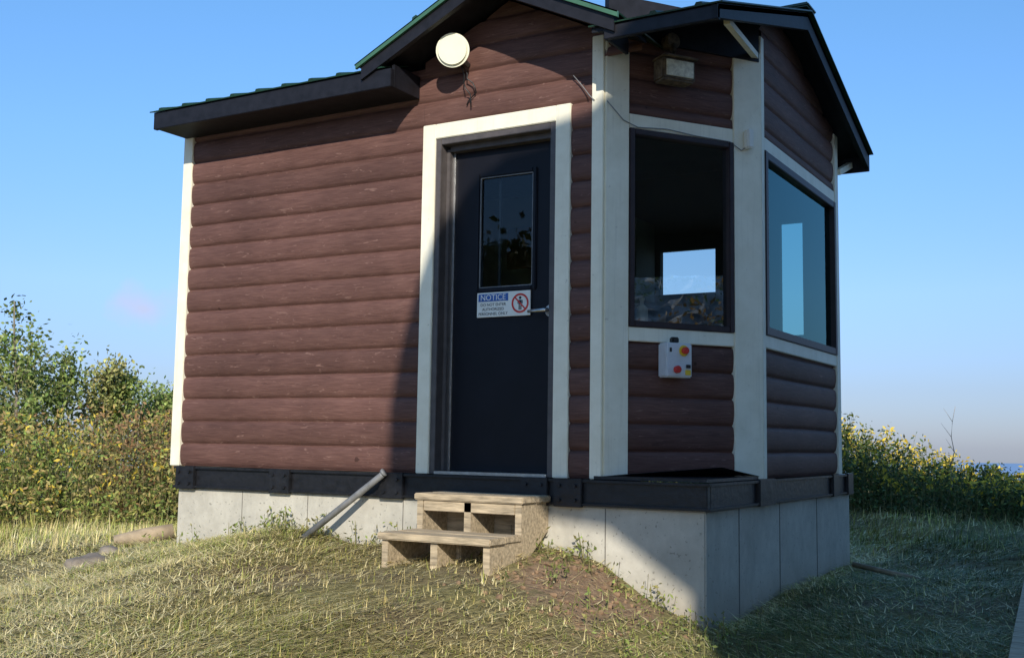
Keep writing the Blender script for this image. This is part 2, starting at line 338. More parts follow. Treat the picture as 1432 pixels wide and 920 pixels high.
for s,xe in (('left',-1.32),('right',.43)):
    gpris('gable_rake_'+s,xe,PK,.0,.105,-.365,-.33,M['black'])
    gpris('gable_soffit_'+s,xe,PK,.0,.035,-.33,.08,M['black'])
    gpris('gable_drip_edge_'+s,xe-(.03 if s=='left' else -.03),PK,-.012,.022,-.385,-.367,M['green2'])
box('ridge_cap',(x0,yr-.10,zr+.0),(x1,yr+.10,zr+.03),M['green'],hut,.01)
def bar(nm,a,b,w,mat,parent):
    a=Vector(a);b=Vector(b); d=b-a; q=d.to_track_quat('X','Z').to_matrix().to_4x4()
    bm=bmesh.new(); bmesh.ops.create_cube(bm,size=1,matrix=Matrix.Translation((a+b)/2)@q@Matrix.Diagonal((d.length,w,w,1))); return frommesh(nm,bm,mat,parent)
bar('eave_brace',(.84,.84,2.62),(.93,.05,2.56),.035,M['cream'],hut)
bar('rear_brace',(.86,2.76,2.30),(.88,3.06,2.42),.045,M['cream'],hut)
# ---------------------------------------------------------------- foundation + steel frame
bm=bmesh.new(); addbox(bm,(-3.12,-.035,-1.5),(.83,3.09,-.152),.008)
frommesh('foundation',bm,M['conc'],hut)
boxes('steel_floor_frame',[((-3.13,-.05,-.150),(.845,.0,-.006)),((.795,.0,-.150),(.845,3.10,-.006)),((-3.13,.0,-.150),(-3.08,3.1,-.006))],M['steel'],hut,.004)
boxes('steel_flanges',[((-3.14,-.07,-.020),(.865,-.05,-.004)),((-3.14,-.07,-.151),(.865,-.05,-.136)),((.845,-.05,-.020),(.865,3.1,-.004)),((.845,-.05,-.151),(.865,3.1,-.136))],M['steel'],hut,.003)
pl=[]
for xx in (-3.02,-2.14,-1.22,-.2,.02): pl.append(((xx-.09,-.078,-.16),(xx+.09,-.051,.0)))
for yy in (.85,1.0,2.55,2.98): pl.append(((.846,yy-.08,-.158),(.872,yy+.08,.002)))
boxes('steel_plates',pl,M['steel'],hut,.004)
bm=bmesh.new()
for xx in (-3.02,-2.14,-1.22,-.2,.02):
    for dx in (-.05,.05):
        for zz in (-.12,-.04): bmesh.ops.create_cone(bm,cap_ends=True,segments=6,radius1=.010,radius2=.010,depth=.014,matrix=Matrix.Translation((xx+dx,-.085,zz))@Matrix.Rotation(math.pi/2,4,'X'))
frommesh('frame_bolts',bm,M['steel'],hut)
prism('bay_floor_cap',[(.17,-.045,.0),(.84,-.045,.0),(.84,.86,.0)],(0,0,.018),M['steel'],hut)
prism('bay_floor_flashing',[(.20,-.01,.018),(.85*.62+.2+.02,.40,.075),(.82,.86,.018),(.78,.84,.018)],(.03,-.03,0),M['steel'],hut)
sm=[]
for xx in (-2.50,-1.92,-1.15,.24): sm.append(((xx-.003,-.0365,-1.2),(xx+.003,-.03,-.16)))
for yy in (.50,1.28,2.15): sm.append(((.825,yy-.006,-1.2),(.8325,yy+.006,-.16)))
boxes('foundation_seams',sm,simple('dark_seam',(.17,.155,.13),.9,.3,20),hut,0)  # thin dark concrete strips along the seam lines
# ---------------------------------------------------------------- things on the wall
ant=empty('round_antenna')
disc('antenna_dish',(-.74,-.20,2.595),.105,.04,M['dish'],ant,(.40,-1,-.18),48,.016)
tube('antenna_arm',[(-.74,-.18,2.595),(-.74,-.10,2.58),(-.73,-.03,2.55)],.014,M['galv'],ant)
def wig(a,b,n,amp,seed):
    r=random.Random(seed); a=Vector(a);b=Vector(b)
    return [a.lerp(b,i/n)+Vector((r.uniform(-amp,amp),r.uniform(-amp*.3,amp*.3),0)) for i in range(n+1)]
tube('antenna_cable',wig((-.74,-.10,2.55),(-.70,-.045,2.27),7,.016,3),.004,M['blackp'],ant)
tube('antenna_cable_loose',wig((-.75,-.09,2.54),(-.66,-.045,2.36),6,.012,5)+wig((-.67,-.045,2.36),(-.73,-.045,2.29),3,.01,6),.004,M['blackp'],ant)
fl=empty('floodlight')
mw=MC
def cbox(nm,lst,mat,par,bev=.004): return boxes(nm,lst,mat,par,bev,mw)
cbox('lamp_housing',[((.285,-.19,2.32),(.51,-.07,2.455))],M['rusty'],fl,.012)
cbox('lamp_lens',[((.305,-.197,2.342),(.49,-.188,2.438))],M['lamp'],fl,.002)
cbox('lamp_visor',[((.28,-.215,2.452),(.515,-.07,2.464))],M['rusty'],fl,.003)
disc('junction_box',(.40,-.085,2.585),.05,.07,M['rusty'],fl,(0,-1,0),24,.008,mw)
tube('lamp_neck',[(.40,-.10,2.57),(.40,-.12,2.52),(.40,-.12,2.455)],.02,M['rusty'],fl,12,mw)
sn=empty('motion_sensor')
cbox('sensor_body',[((.95,-.095,2.01),(.995,-.043,2.13))],M['white'],sn,.008)
cb=empty('wall_cable')
tube('cable_front',[(.02,-.05,2.36),(.07,-.05,2.30),(.13,-.05,2.22),(.16,-.05,2.19)],.003,M['galv'],cb)
tube('cable_bay',[(-.01,-.05,2.18),(.10,-.05,2.08),(.20,-.046,2.05),(.40,-.046,2.065),(.60,-.046,2.05),(.85,-.046,2.045),(.93,-.05,2.00),(.96,-.05,2.02)],.003,M['galv'],cb,8,mw)
ctl=empty('emergency_stop_box')
cbox('enclosure',[((.345,-.13,.585),(.52,-.036,.785))],M['box'],ctl,.008)
disc('stop_ring',(.46,-.133,.74),.032,.006,M['yellow'],ctl,(0,-1,0),24,.002,mw)
disc('stop_button',(.46,-.150,.74),.020,.03,M['red'],ctl,(0,-1,0),24,.005,mw)
disc('start_button',(.41,-.145,.63),.021,.03,M['red'],ctl,(0,-1,0),24,.005,mw)
cbox('selector_switch',[((.475,-.142,.64),(.503,-.131,.66)),((.365,-.134,.73),(.38,-.131,.755))],M['blackp'],ctl,.002)
cbox('label_plate',[((.47,-.134,.60),(.508,-.131,.63))],M['yellow'],ctl,.001)
cbox('cable_gland',[((.40,-.11,.785),(.445,-.07,.82))],M['blackp'],ctl,.006)
sg=empty('notice_sign')
SX0,SX1,SZ0,SZ1=-.705,-.325,.965,1.118; ys=.079
box('sign_panel',(SX0,ys-.002,SZ0),(SX1,ys+.008,SZ1),M['white'],sg,.002)
box('sign_header',(SX0+.012,ys-.0045,SZ1-.056),(SX0+.225,ys-.002,SZ1-.010),M['blue'],sg,0)
def text(s,x,z,size,mat,par,yy):
    cu=bpy.data.curves.new('txt','FONT'); cu.body=s; cu.size=size; cu.extrude=.0004; cu.align_x='CENTER'
    o=bpy.data.objects.new('sign_text',cu); cu.materials.append(mat); link(o,par); o.rotation_euler=(math.pi/2,0,0); o.location=(x,yy,z)
text('NOTICE',SX0+.118,SZ1-.049,.050,M['white'],sg,ys-.0055)
for i,s in enumerate(('DO NOT ENTER','AUTHORIZED','PERSONNEL ONLY')): text(s,SX0+.118,SZ0+.068-i*.028,.025,M['blackp'],sg,ys-.003)
bm=bmesh.new()
cx,cz=SX1-.070,(SZ0+SZ1)/2
n=36
ring=[[bm.verts.new((cx+r_*math.cos(2*math.pi*k/n),ys-.0035,cz+r_*math.sin(2*math.pi*k/n))) for k in range(n)] for r_ in (.048,.060)]
for k in range(n): bm.faces.new((ring[0][k],ring[0][(k+1)%n],ring[1][(k+1)%n],ring[1][k]))
addbox(bm,(cx-.052,ys-.0040,cz-.0045),(cx+.052,ys-.0034,cz+.0045),0,Matrix.Rotation(math.radians(45),4,'Y'))
frommesh('prohibition_ring',bm,M['red'],sg)
bm=bmesh.new(); bmesh.ops.create_circle(bm,cap_ends=True,segments=16,radius=.009,matrix=Matrix.Translation((cx,ys-.0028,cz+.033))@Matrix.Rotation(math.pi/2,4,'X'))
for q in ((-.011,-.008,.011,.020),(-.018,-.004,-.013,.018),(.013,-.004,.018,.018),(-.010,-.040,-.002,-.009),(.002,-.040,.010,-.009)):
    addbox(bm,(cx+q[0],ys-.0029,cz+q[1]),(cx+q[2],ys-.0022,cz+q[3]))
frommesh('pictogram_person',bm,M['blackp'],sg)
# ---------------------------------------------------------------- wooden steps
st=empty('wooden_steps')
SX0,SX1=-.82,-.11
def stringer(nm,x,w=.04):
    prism(nm,[(x,-.05,-.14),(x,-.36,-.14),(x,-.36,-.345),(x,-.69,-.345),(x,-.69,-.56),(x,-.48,-.57),(x,-.05,-.30)],(w,0,0),M['lumber'],st)
stringer('stringer_left',SX0+.005); stringer('stringer_middle',-.49,.045); stringer('stringer_right',SX1-.045)
boxes('treads',[((SX0-.01,-.375,-.139),(SX1+.01,-.215,-.101)),((SX0-.004,-.205,-.138),(SX1+.016,-.055,-.100)),((SX0-.015,-.715,-.344),(SX1+.012,-.555,-.306)),((SX0-.004,-.545,-.343),(SX1+.004,-.37,-.305))],M['lumber'],st,.006)
boxes('risers',[((SX0+.05,-.36,-.20),(SX1-.05,-.335,-.142)),((SX0+.03,-.10,-.55),(SX1-.05,-.07,-.145))],M['lumber'],st,.003)
boxes('foot_block',[((SX1-.12,-.70,-.60),(SX1+.02,-.50,-.545)),((-.56,-.5,-.57),(-.42,-.3,-.35))],M['lumber'],st,.006)
cp=empty('conduit_pipe')
tube('pipe',[(-1.80,-.22,-.43),(-1.27,-.11,-.02),(-1.255,-.105,.0)],.021,M['galv'],cp,14)
tube('pipe_rim',[(-1.262,-.106,-.005),(-1.25,-.104,.004)],.026,M['galv'],cp,14)
# ---------------------------------------------------------------- terrain
px_=[-60,-8,-4,-3.12,-2.5,-1.95,-1.35,-.6,-.12,.24,.46,.82,1.5,4,60]
pz_=[-.8,-.72,-.63,-.60,-.47,-.40,-.42,-.42,-.40,-.50,-.63,-.78,-.76,-.74,-.74]
def hnoise(x,y): return .02*np.sin(2.1*x+.7)*np.cos(1.7*y+.3)+.012*np.sin(5.3*x+1.9*y)+.01*np.cos(4.1*y-6.2*x)+.007*np.sin(13*x+2)*np.sin(11*y)+.005*np.sin(27*x+5*y)*np.sin(23*y-3*x)
def H(x,y):
    x=np.asarray(x,float);y=np.asarray(y,float)
    p=np.interp(x,px_,pz_)
    front=p+.11*np.clip(y,-4,0)
    w=np.clip(y/2.2,0,1); w=w*w*(3-2*w)
    back=p*(1-w)+(-.70)*w+np.clip(y-4,0,6)*.035
    z=np.where(y<0,front,back)+hnoise(x,y)
    r=np.hypot(x+1,y-1); d=np.clip(r-19,0,None)
    return z-np.where(d>0,.1*np.minimum(d,40)**1.25+.33*np.clip(d-40,0,None),0)
def axis(c,near,far,n,p=3.2):
    t=np.linspace(-1,1,n); return c+near*t+(far-near)*np.sign(t)*np.abs(t)**p
gxs=axis(-1.5,6,320,321,5); gys=axis(.8,6,320,321,5)
X,Y=np.meshgrid(gxs,gys); Z=H(X,Y); n_=len(gxs)
idx=np.arange(n_*n_).reshape(n_,n_)
fc=np.stack([idx[:-1,:-1],idx[:-1,1:],idx[1:,1:],idx[1:,:-1]],-1).reshape(-1,4)
m,nt,b=newmat('grassy_earth')
v=coords(nt); n1=noise(nt,v,1.3,4,.6,.4); n2=noise(nt,v,22,6,.7); n3=noise(nt,v,6,4,.7)
dirt=ramp(nt,n2,[(.3,(.12,.085,.045)),(.7,(.27,.20,.11))]); gr=ramp(nt,n2,[(.3,(.11,.10,.03)),(.5,(.23,.20,.065)),(.75,(.40,.34,.15))])
c=mix(nt,ramp(nt,n1,[(.36,.9),(.55,.1)]),gr,dirt)
tc=N(nt,'ShaderNodeTexCoord'); vd=N(nt,'ShaderNodeVectorMath',operation='DISTANCE'); nt.links.new(tc.outputs['Object'],vd.inputs[0]); vd.inputs[1].default_value=(.28,-.42,-.6)
add=N(nt,'ShaderNodeMath',operation='MULTIPLY_ADD'); nt.links.new(n3,add.inputs[0]); add.inputs[1].default_value=1.1; nt.links.new(vd.outputs['Value'],add.inputs[2])
c=mix(nt,ramp(nt,add.outputs[0],[(.86,1),(1.08,0)]),c,ramp(nt,n2,[(.3,(.17,.10,.055)),(.7,(.40,.27,.16))]))
nt.links.new(c,b.inputs['Base Color']); b.inputs['Roughness'].default_value=.95; bump(nt,b,n2,.9,.05)
mesh('ground',np.stack([X,Y,Z],-1).reshape(-1,3).tolist(),fc.tolist(),m,None,True)
m,nt,b=newmat('sea_water'); f=noise(nt,coords(nt,(.01,.01,.01)),3,3); nt.links.new(ramp(nt,f,[(.3,(.16,.25,.40)),(.7,(.19,.28,.43))]),b.inputs['Base Color']); b.inputs['Roughness'].default_value=.45
R=9000; S=64
mesh('sea',[(0,0,-100)]+[(R*math.cos(2*math.pi*k/S),R*math.sin(2*math.pi*k/S),-100) for k in range(S)],[(0,k+1,(k+1)%S+1) for k in range(S)],m)
# ---------------------------------------------------------------- vegetation helpers
def colmesh(name,V,Fc,C,mat,parent=None):
    V=np.asarray(V,np.float32).reshape(-1,3); Fc=np.asarray(Fc,np.int32); k=Fc.shape[1]
    me=bpy.data.meshes.new(name); me.vertices.add(len(V)); me.vertices.foreach_set('co',V.ravel())
    me.loops.add(Fc.size); me.loops.foreach_set('vertex_index',Fc.ravel())
    me.polygons.add(len(Fc)); me.polygons.foreach_set('loop_start',np.arange(0,Fc.size,k,dtype=np.int32)); me.polygons.foreach_set('loop_total',np.full(len(Fc),k,np.int32))
    a=me.color_attributes.new('Col','FLOAT_COLOR','POINT'); C4=np.ones((len(V),4),np.float32); C4[:,:3]=C; a.data.foreach_set('color',C4.ravel())
    me.update(); me.validate(); me.materials.append(mat); return link(bpy.data.objects.new(name,me),parent)
def quads(P,size,cols,up=0.3,asp=.55):
    n=len(P); d=rng.normal(size=(n,3)); d/=np.linalg.norm(d,axis=1)[:,None]; e=rng.normal(size=(n,3)); e[:,2]+=up
    e-= (e*d).sum(1)[:,None]*d; e/=np.linalg.norm(e,axis=1)[:,None]
    s=size*rng.uniform(.6,1.3,n)[:,None]
    V=np.stack([P-d*s,P+e*s*asp,P+d*s,P-e*s*asp],1); F_=np.arange(4*n).reshape(n,4); return V.reshape(-1,3),F_,np.repeat(cols,4,axis=0)
def palette(n,cols,var=.2):
    cols=np.array(cols); c=cols[rng.integers(0,len(cols),n)]; return np.clip(c*(1+rng.normal(0,var,(n,1))),0,1)
GREEN=[(.22,.29,.07),(.28,.34,.10),(.16,.23,.055),(.34,.36,.12)]
def tree(x,y,h,w,seed,nl=2600,cols=GREEN,ls=.035,name='sapling_tree',spread=1.0):
    r=random.Random(seed); z0=float(H(x,y)); t=empty(name,(x,y,z0))
    lean=Vector((r.uniform(-.1,.1),r.uniform(-.1,.1),0))
    trunk=[Vector((lean.x*k*h*.2+r.uniform(-.02,.02),lean.y*k*h*.2,h*.98*k/7)) for k in range(8)]
    tube('trunk',trunk,[(.012*h)*(1-k/8)+.004 for k in range(8)],M['bark'],t,7)
    tips=[]; V=[];Fc=[]
    for i in range(22):
        k=r.uniform(.12,.95); j=int(k*7); p=trunk[j].lerp(trunk[min(7,j+1)],k*7-j)
        a=r.uniform(0,6.28); L=w*(1-k)**.55*r.uniform(.45,1.0)+.08; dz=L*r.uniform(.5,1.2)
        e=p+Vector((math.cos(a)*L,math.sin(a)*L,dz)); q=p.lerp(e,.5)+Vector((0,0,-.04*L))
        b0=len(V)
        for pp,rr in ((p,.012),(q,.008),(e,.003)):
            for kk in range(3): V.append(pp+Vector((rr*math.cos(kk*2.09),rr*math.sin(kk*2.09),0)))
        for s in range(2):
            for kk in range(3): Fc.append((b0+s*3+kk,b0+s*3+(kk+1)%3,b0+s*3+3+(kk+1)%3,b0+s*3+3+kk))
        tips.append((p,e))
    mesh('limbs',V,Fc,M['bark'],t)
    P=[]; br=[]
    for i,(p,e) in enumerate(tips):
        for c_ in range(5):
            cc=p.lerp(e,r.uniform(.3,1.1)); rad=r.uniform(.05,.13)*spread; n=nl//(len(tips)*5); tone=r.uniform(.55,1.35)
            P.append(np.array(cc)+rng.normal(0,rad,(n,3))); br.append(np.full((n,1),tone))
    P=np.concatenate(P); br=np.concatenate(br); c=np.clip(palette(len(P),cols)*br,0,1)
    P[:,2]=np.maximum(P[:,2],.05)
    colmesh('leaves',*quads(P,ls,c),M['leaf'],t)
YG=[(.40,.39,.13),(.32,.34,.10),(.42,.37,.14)]
for i,(x,y,h,w,cl) in enumerate([(-9.4,3.24,2.65,.62,0),(-9.9,2.6,2.45,.65,0),(-10.4,3.3,2.35,.7,1),(-9.97,4.07,2.0,.6,0),(-10.0,4.6,1.9,.55,1),(-10.0,5.2,1.7,.5,0),(-10.07,5.75,1.5,.5,0),(-10.1,6.3,1.35,.45,0),
     (-11.5,4.2,2.25,.7,0),(-12,5.4,1.95,.7,1),(-12,6.6,1.7,.6,0),(-12.5,8,1.5,.6,0),(-10.6,2.0,2.6,.7,0),(-9.2,2.0,2.0,.65,1),(-9.0,1.2,1.9,.6,0)]):
    tree(x,y,h,w,100+i,2400,GREEN if cl==0 else YG)
for i,(x,y,h) in enumerate([(-4,-19,6.0),(-8,-20,7.5),(-12,-18,6.5),(-16,-21,8.0),(-20,-17,7.0),(-13,-23,8.5)]):
    tree(x,y,h,2.6,300+i,2600,[(.06,.09,.02),(.08,.11,.03)],.14,'birch_tree',4.0)
def weeds(name,pts,hts,leafc,topc,lpw=26,ls=.03,stemc=(.22,.20,.08),topn=8,spread=.07):
    V=[];Fc=[];C=[];o=0; P=[];PC=[]
    for (x,y),h in zip(pts,hts):
        z0=float(H(x,y)); lx,ly=rng.normal(0,.12,2)*h; a=rng.uniform(0,3.14); w=.004
        V+=[(x-w*math.cos(a),y-w*math.sin(a),z0),(x+w*math.cos(a),y+w*math.sin(a),z0),(x+lx+w*.4,y+ly,z0+h),(x+lx-w*.4,y+ly,z0+h)]; C+=[stemc]*4; Fc.append((o,o+1,o+2,o+3)); o+=4
        k=rng.uniform(.05,1,lpw)[:,None]; pp=np.array([x,y,z0])+k*np.array([lx,ly,h])+rng.normal(0,spread,(lpw,3))*[1,1,.5]
        P.append(pp); PC.append(palette(lpw,leafc,.25)*rng.uniform(.6,1.3))
        if topn and rng.random()<.7:
            pp=np.array([x+lx,y+ly,z0+h])+rng.normal(0,.045,(topn,3)); P.append(pp); PC.append(palette(topn,topc,.2))
    V2,F2,C2=quads(np.concatenate(P),ls,np.clip(np.concatenate(PC),0,1),.2,.4)
    Fa=np.concatenate([np.array(Fc),F2+o]); return colmesh(name,np.concatenate([np.array(V),V2]),Fa,np.concatenate([np.array(C),C2]),M['leaf'])
def region(n,fx,y0,y1,wd):
    y=rng.uniform(y0,y1,n); x=np.array([fx(q) for q in y])-rng.uniform(0,1,n)**1.3*wd; return list(zip(x,y))
fx=lambda y:float(np.interp(y,[-2,1,3,6,10],[-7.4,-6.6,-5.8,-5.2,-4.5]))+.3*math.sin(3.1*y)
cl=lambda x,y:.5+.5*math.sin(2.7*x+1.3*math.sin(1.9*y))*math.cos(2.2*y+x)
pts=[p for p in region(3000,fx,-2.5,10,4.2) if cl(*p)>.15 or random.random()<.4]
h=[(rng.uniform(.25,.55)+.50*cl(*p)+.08*min(3,fx(p[1])-p[0]))*min(1,.45+.6*(fx(p[1])-p[0])) for p in pts]
weeds('weed_thicket',pts,h,[(.26,.30,.07),(.34,.34,.09),(.18,.25,.06),(.40,.33,.11),(.30,.25,.10)],[(.62,.46,.06),(.48,.34,.12),(.40,.27,.12),(.36,.36,.10)])
pts=[p for p in region(500,lambda y:fx(y)-.5,2.2,8,2.2) if cl(p[0]*.7+2,p[1])>.45]
weeds('rusty_shrub',pts,[rng.uniform(.7,1.2) for _ in pts],[(.24,.12,.06),(.16,.12,.06),(.30,.17,.07),(.12,.12,.05)],[(.34,.2,.09)],30,.03)
P=[];PC=[]
for i in range(26):
    y=rng.uniform(-1,8); x=fx(y)-rng.uniform(.3,3.2); z0=float(H(x,y)); r_=rng.uniform(.25,.5); nn=420
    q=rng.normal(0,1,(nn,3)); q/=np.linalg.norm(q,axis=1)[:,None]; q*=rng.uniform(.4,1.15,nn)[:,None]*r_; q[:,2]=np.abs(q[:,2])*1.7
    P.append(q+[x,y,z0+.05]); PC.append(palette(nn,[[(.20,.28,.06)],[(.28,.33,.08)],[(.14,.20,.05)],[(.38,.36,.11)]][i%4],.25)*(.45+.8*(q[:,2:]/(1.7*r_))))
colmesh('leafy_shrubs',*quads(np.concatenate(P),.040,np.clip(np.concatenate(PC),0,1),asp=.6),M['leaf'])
xs=rng.uniform(-4,6,2600); ys_=rng.uniform(7.2,10.8,2600)
pts=list(zip(xs,ys_)); sv=lambda p:p[0]+.17*(p[1]-8)
h=[float(np.interp(sv(p),[-4,-.4,.6,1.6,5],[1.10,1.02,.68,.42,.40]))*rng.uniform(.5,1.0)*(.72+.42*cl(p[0]*1.6,p[1]*1.3)) for p in pts]
weeds('bush_thicket',pts,h,[(.09,.14,.045),(.13,.18,.05),(.06,.10,.035),(.15,.15,.05)],[(.85,.62,.06),(.8,.55,.05),(.17,.20,.06),(.75,.55,.08)],26,.032,topn=9)
for i,(x,y,hh) in enumerate([(.75,8.2,1.25),(-6.9,3.3,1.5),(-7.1,3.0,1.3),(-6.6,3.6,1.35)]):
    z0=float(H(x,y)); d=empty('dead_stalk',(x,y,z0)); p=wig((0,0,0),(.08,.03,hh),7,.025,40+i)
    tube('stalk',p,[.008,.007,.006,.006,.005,.004,.003,.002],M['log'],d,6)
    for k in range(4): tube('twig',[p[3+k%4],p[3+k%4]+Vector((random.uniform(-.12,.12),random.uniform(-.1,.1),.16))],[.003,.001],M['log'],d,5)
# ---------------------------------------------------------------- grass
Ng=300000
camx,camy=2.96,-5.73
d=rng.uniform(3.2,16,Ng); d=3.2+ (d-3.2)*rng.uniform(.35,1,Ng); th=np.radians(rng.uniform(-64,6,Ng))
gx_=camx+np.sin(th)*d; gy_=camy+np.cos(th)*d
inb=(gx_>-3.15)&(gx_<.87)&(gy_>-.045)&(gy_<3.12)
dirtd=np.hypot(gx_-.28,(gy_+.42))+.16*np.sin(7*gx_)*np.cos(6*gy_)+.08*np.sin(19*gx_+3*gy_)*np.sin(17*gy_); keep=~inb&~((dirtd<.42)&(rng.random(Ng)<.82))&~((dirtd<.70)&(rng.random(Ng)<.40))
patch=np.sin(1.9*gx_+.8*np.sin(2.3*gy_))+np.cos(2.4*gy_+1.1*np.sin(1.7*gx_))+.5*np.sin(6.1*gx_+2*gy_)*np.cos(5.2*gy_)+rng.normal(0,.4,Ng)
keep&=~((patch<-.9)&(rng.random(Ng)<.7))
gx_,gy_,patch,d=gx_[keep],gy_[keep],patch[keep],d[keep]; n=len(gx_); gz=H(gx_,gy_)
flat=rng.random(n)<.65
L=np.where(flat,rng.uniform(.05,.14,n),rng.uniform(.02,.06,n))*np.where(d>9,1.25,1); 
tall=(gx_<-4.2)|(d>10.5); L*=np.where(tall&~flat,2.0,1)
tuft=(np.sin(9*gx_+3*np.sin(5*gy_))*np.cos(8*gy_+2*gx_)>.78)&~flat; L*=np.where(tuft,1.8,1)
az=rng.uniform(0,2*np.pi,n)*.6+2.2*np.sin(1.3*gx_+.7*gy_); el=np.where(flat,rng.uniform(-.05,.30,n),rng.uniform(.5,1.4,n))
D=np.stack([np.cos(az)*np.cos(el),np.sin(az)*np.cos(el),np.sin(el)],-1); Wd=np.stack([-np.sin(az),np.cos(az),np.zeros(n)],-1)*(.0022*np.maximum(1,d/5.5)*rng.uniform(.6,1.6,n))[:,None]
base=np.stack([gx_,gy_,gz+np.where(flat,.006+rng.uniform(0,.025,n),-.004)],-1)
V=np.stack([base-Wd,base+Wd,base+D*L[:,None]],1).reshape(-1,3)
straw=palette(n,[(.72,.59,.28),(.60,.49,.20),(.78,.67,.37),(.50,.40,.17)],.16); grn=palette(n,[(.28,.31,.07),(.38,.39,.10),(.22,.26,.06),(.44,.42,.12)],.2)
g=(rng.random(n)<np.where(flat,.20+.14*patch,.52+.2*np.clip(patch,-1.5,1.5)))[:,None]
C=np.where(g,grn,straw)
right=(gx_>1.0)[:,None]; C=np.where(right&(rng.random((n,1))<.7),palette(n,[(.12,.16,.05),(.17,.19,.06)],.2),C)  # right-hand blades darkened, ground shade put into their colour
colmesh('grass',V,np.arange(3*n).reshape(n,3),np.repeat(np.clip(C,0,1),3,axis=0),M['grass'])
pp=[(rng.uniform(-3.3,.9),rng.uniform(-.22,-.05)) for _ in range(70)]+[(rng.uniform(.05,1.0),rng.uniform(-.9,-.15)) for _ in range(34)]
weeds('low_weeds',pp,[rng.uniform(.05,.16) for _ in pp],[(.20,.26,.06),(.26,.30,.08),(.30,.27,.10)],[(.4,.33,.12)],12,.016,topn=0,spread=.03)
# dirt clods / small stones on the bare mound
bm=bmesh.new()
for i in range(170):
    x=rng.normal(.30,.30); y=-abs(rng.normal(.42,.30))-.06
    if -.85<x<-.08 and y>-.75: continue
    s=rng.uniform(.005,.02); bmesh.ops.create_icosphere(bm,subdivisions=1,radius=s,matrix=Matrix.Translation((x,y,float(H(x,y))+s*.3))@Matrix.Rotation(rng.uniform(0,3),4,'X')@Matrix.Diagonal((rng.uniform(.8,1.6),1,rng.uniform(.5,.9),1)))
frommesh('dirt_clods',bm,M['clod'])
# ---------------------------------------------------------------- debris
def rockobj(name,loc,s,mat,seed):
    bm=bmesh.new(); bmesh.ops.create_icosphere(bm,subdivisions=3,radius=1); r=random.Random(seed)
    ph=[r.uniform(0,6) for _ in range(6)]
    for v in bm.verts:
        q=v.co; k=1+.16*math.sin(2.3*q.x+ph[0])*math.cos(2.1*q.y+ph[1])+.1*math.sin(4.7*q.z+ph[2]+3*q.x)+.05*math.sin(9*q.y+ph[3]); v.co=Vector((q.x*s[0],q.y*s[1],q.z*s[2]))*k
    return frommesh(name,bm,mat,None,True,Matrix.Translation(loc)@Matrix.Rotation(r.uniform(0,3),4,'Z'))
rockobj('rock',(-3.15,-.75,float(H(-3.15,-.75))+.02),(.20,.14,.09),M['rock'],2)
rockobj('rock',(-3.6,-.2,float(H(-3.6,-.2))+.02),(.12,.09,.06),M['rock'],5)
lg=empty('split_log'); z0=float(H(-4.1,.55)); tube('log_body',[(-4.15,.30,z0+.05),(-4.0,.46,z0+.09),(-3.85,.62,z0+.13)],[.05,.065,.06],M['log'],lg,9)
z0=float(H(1.2,1.8)); sk=empty('scrap_plank'); tube('plank',[(.95,2.7,z0+.05),(1.5,2.2,z0+.03)],[.022,.018],M['log'],sk,6)
z0=float(H(1.7,-.6)); sk=empty('fallen_branch'); tube('branch',[(1.35,-.85,z0+.03),(1.6,-.62,z0+.05),(1.95,-.40,z0+.03)],[.014,.012,.006],M['log'],sk,6)
dk=empty('loading_deck'); bm=bmesh.new()
a=Vector((2.39,-.9,-.66)); e=Vector((1.62,9,-.50)); dr=(e-a).normalized(); sd=Vector((dr.y,-dr.x,0)); L=(e-a).length; t=0
rot=dr.to_track_quat('Y','Z').to_matrix().to_4x4()
while t<L:
    c=a+dr*(t+.07)+sd*1.2; bmesh.ops.create_cube(bm,size=1,matrix=Matrix.Translation(c)@rot@Matrix.Diagonal((2.4,.134,.035,1))); t+=.14
frommesh('deck_planks',bm,M['lumber'],dk)
bm=bmesh.new(); bmesh.ops.create_cube(bm,size=1,matrix=Matrix.Translation((a+e)/2+sd*.03+Vector((0,0,-.10)))@rot@Matrix.Diagonal((.04,L,.16,1))); frommesh('deck_rim',bm,M['lumber'],dk)
# ---------------------------------------------------------------- unseen lift terminal behind the viewpoint, its panel shaped to cast the wall shadow
ta=math.tan(math.radians(SUN_AZ)); te=math.tan(math.radians(SUN_EL))/math.cos(math.radians(SUN_AZ))
term=empty('chairlift_terminal')
D0=7.0
out=[(-1.22,.02),(-1.22,.45),(-1.14,.86),(-1.02,1.25),(-.86,1.65),(-.68,1.90),(-.45,2.03),(-.15,2.07),(.12,2.12),(.5,2.5),(1.2,3.4),(3.4,5.6),(8,5.6),(8,-6),(.95,-6),(.84,-1.4),(.80,-.55),(.30,-.22),(-1.05,-.10)]
prism('terminal_shadow_panel',[(x+D0*ta,-D0,max(z+D0*te,-1.4)) for x,z in out],(0,-.12,0),M['term'],term)  # added panel, cut to the hut's shadow outline and moved sunward
boxes('terminal_canopy',[((5.2,-6.9,3.7),(12.5,1.5,4.0)),((9.8,.8,-1.2),(10.2,1.2,3.7)),((9.8,-6.6,-1.2),(10.2,-6.2,3.7)),((12.45,-6.9,3.0),(12.55,1.5,4.0))],M['term'],term,.03)
disc('bullwheel',(8.0,-3,3.5),1.6,.15,M['galv'],term,(0,0,1),40)
bm=bmesh.new(); g=[]; rr=random.Random(3)
bz=lambda u:-1.0+5.6*u**.8
for i in range(90):
    row=[]
    for j in range(40):
        y=-14+i*.4; u=j/39; x=11.0+u*13; zz=bz(u)+.15*math.sin(i*.8+j)+.15*math.sin(i*.45-j*1.1)+rr.uniform(-.16,.16); row.append(bm.verts.new((x,y,zz)))
    g.append(row)
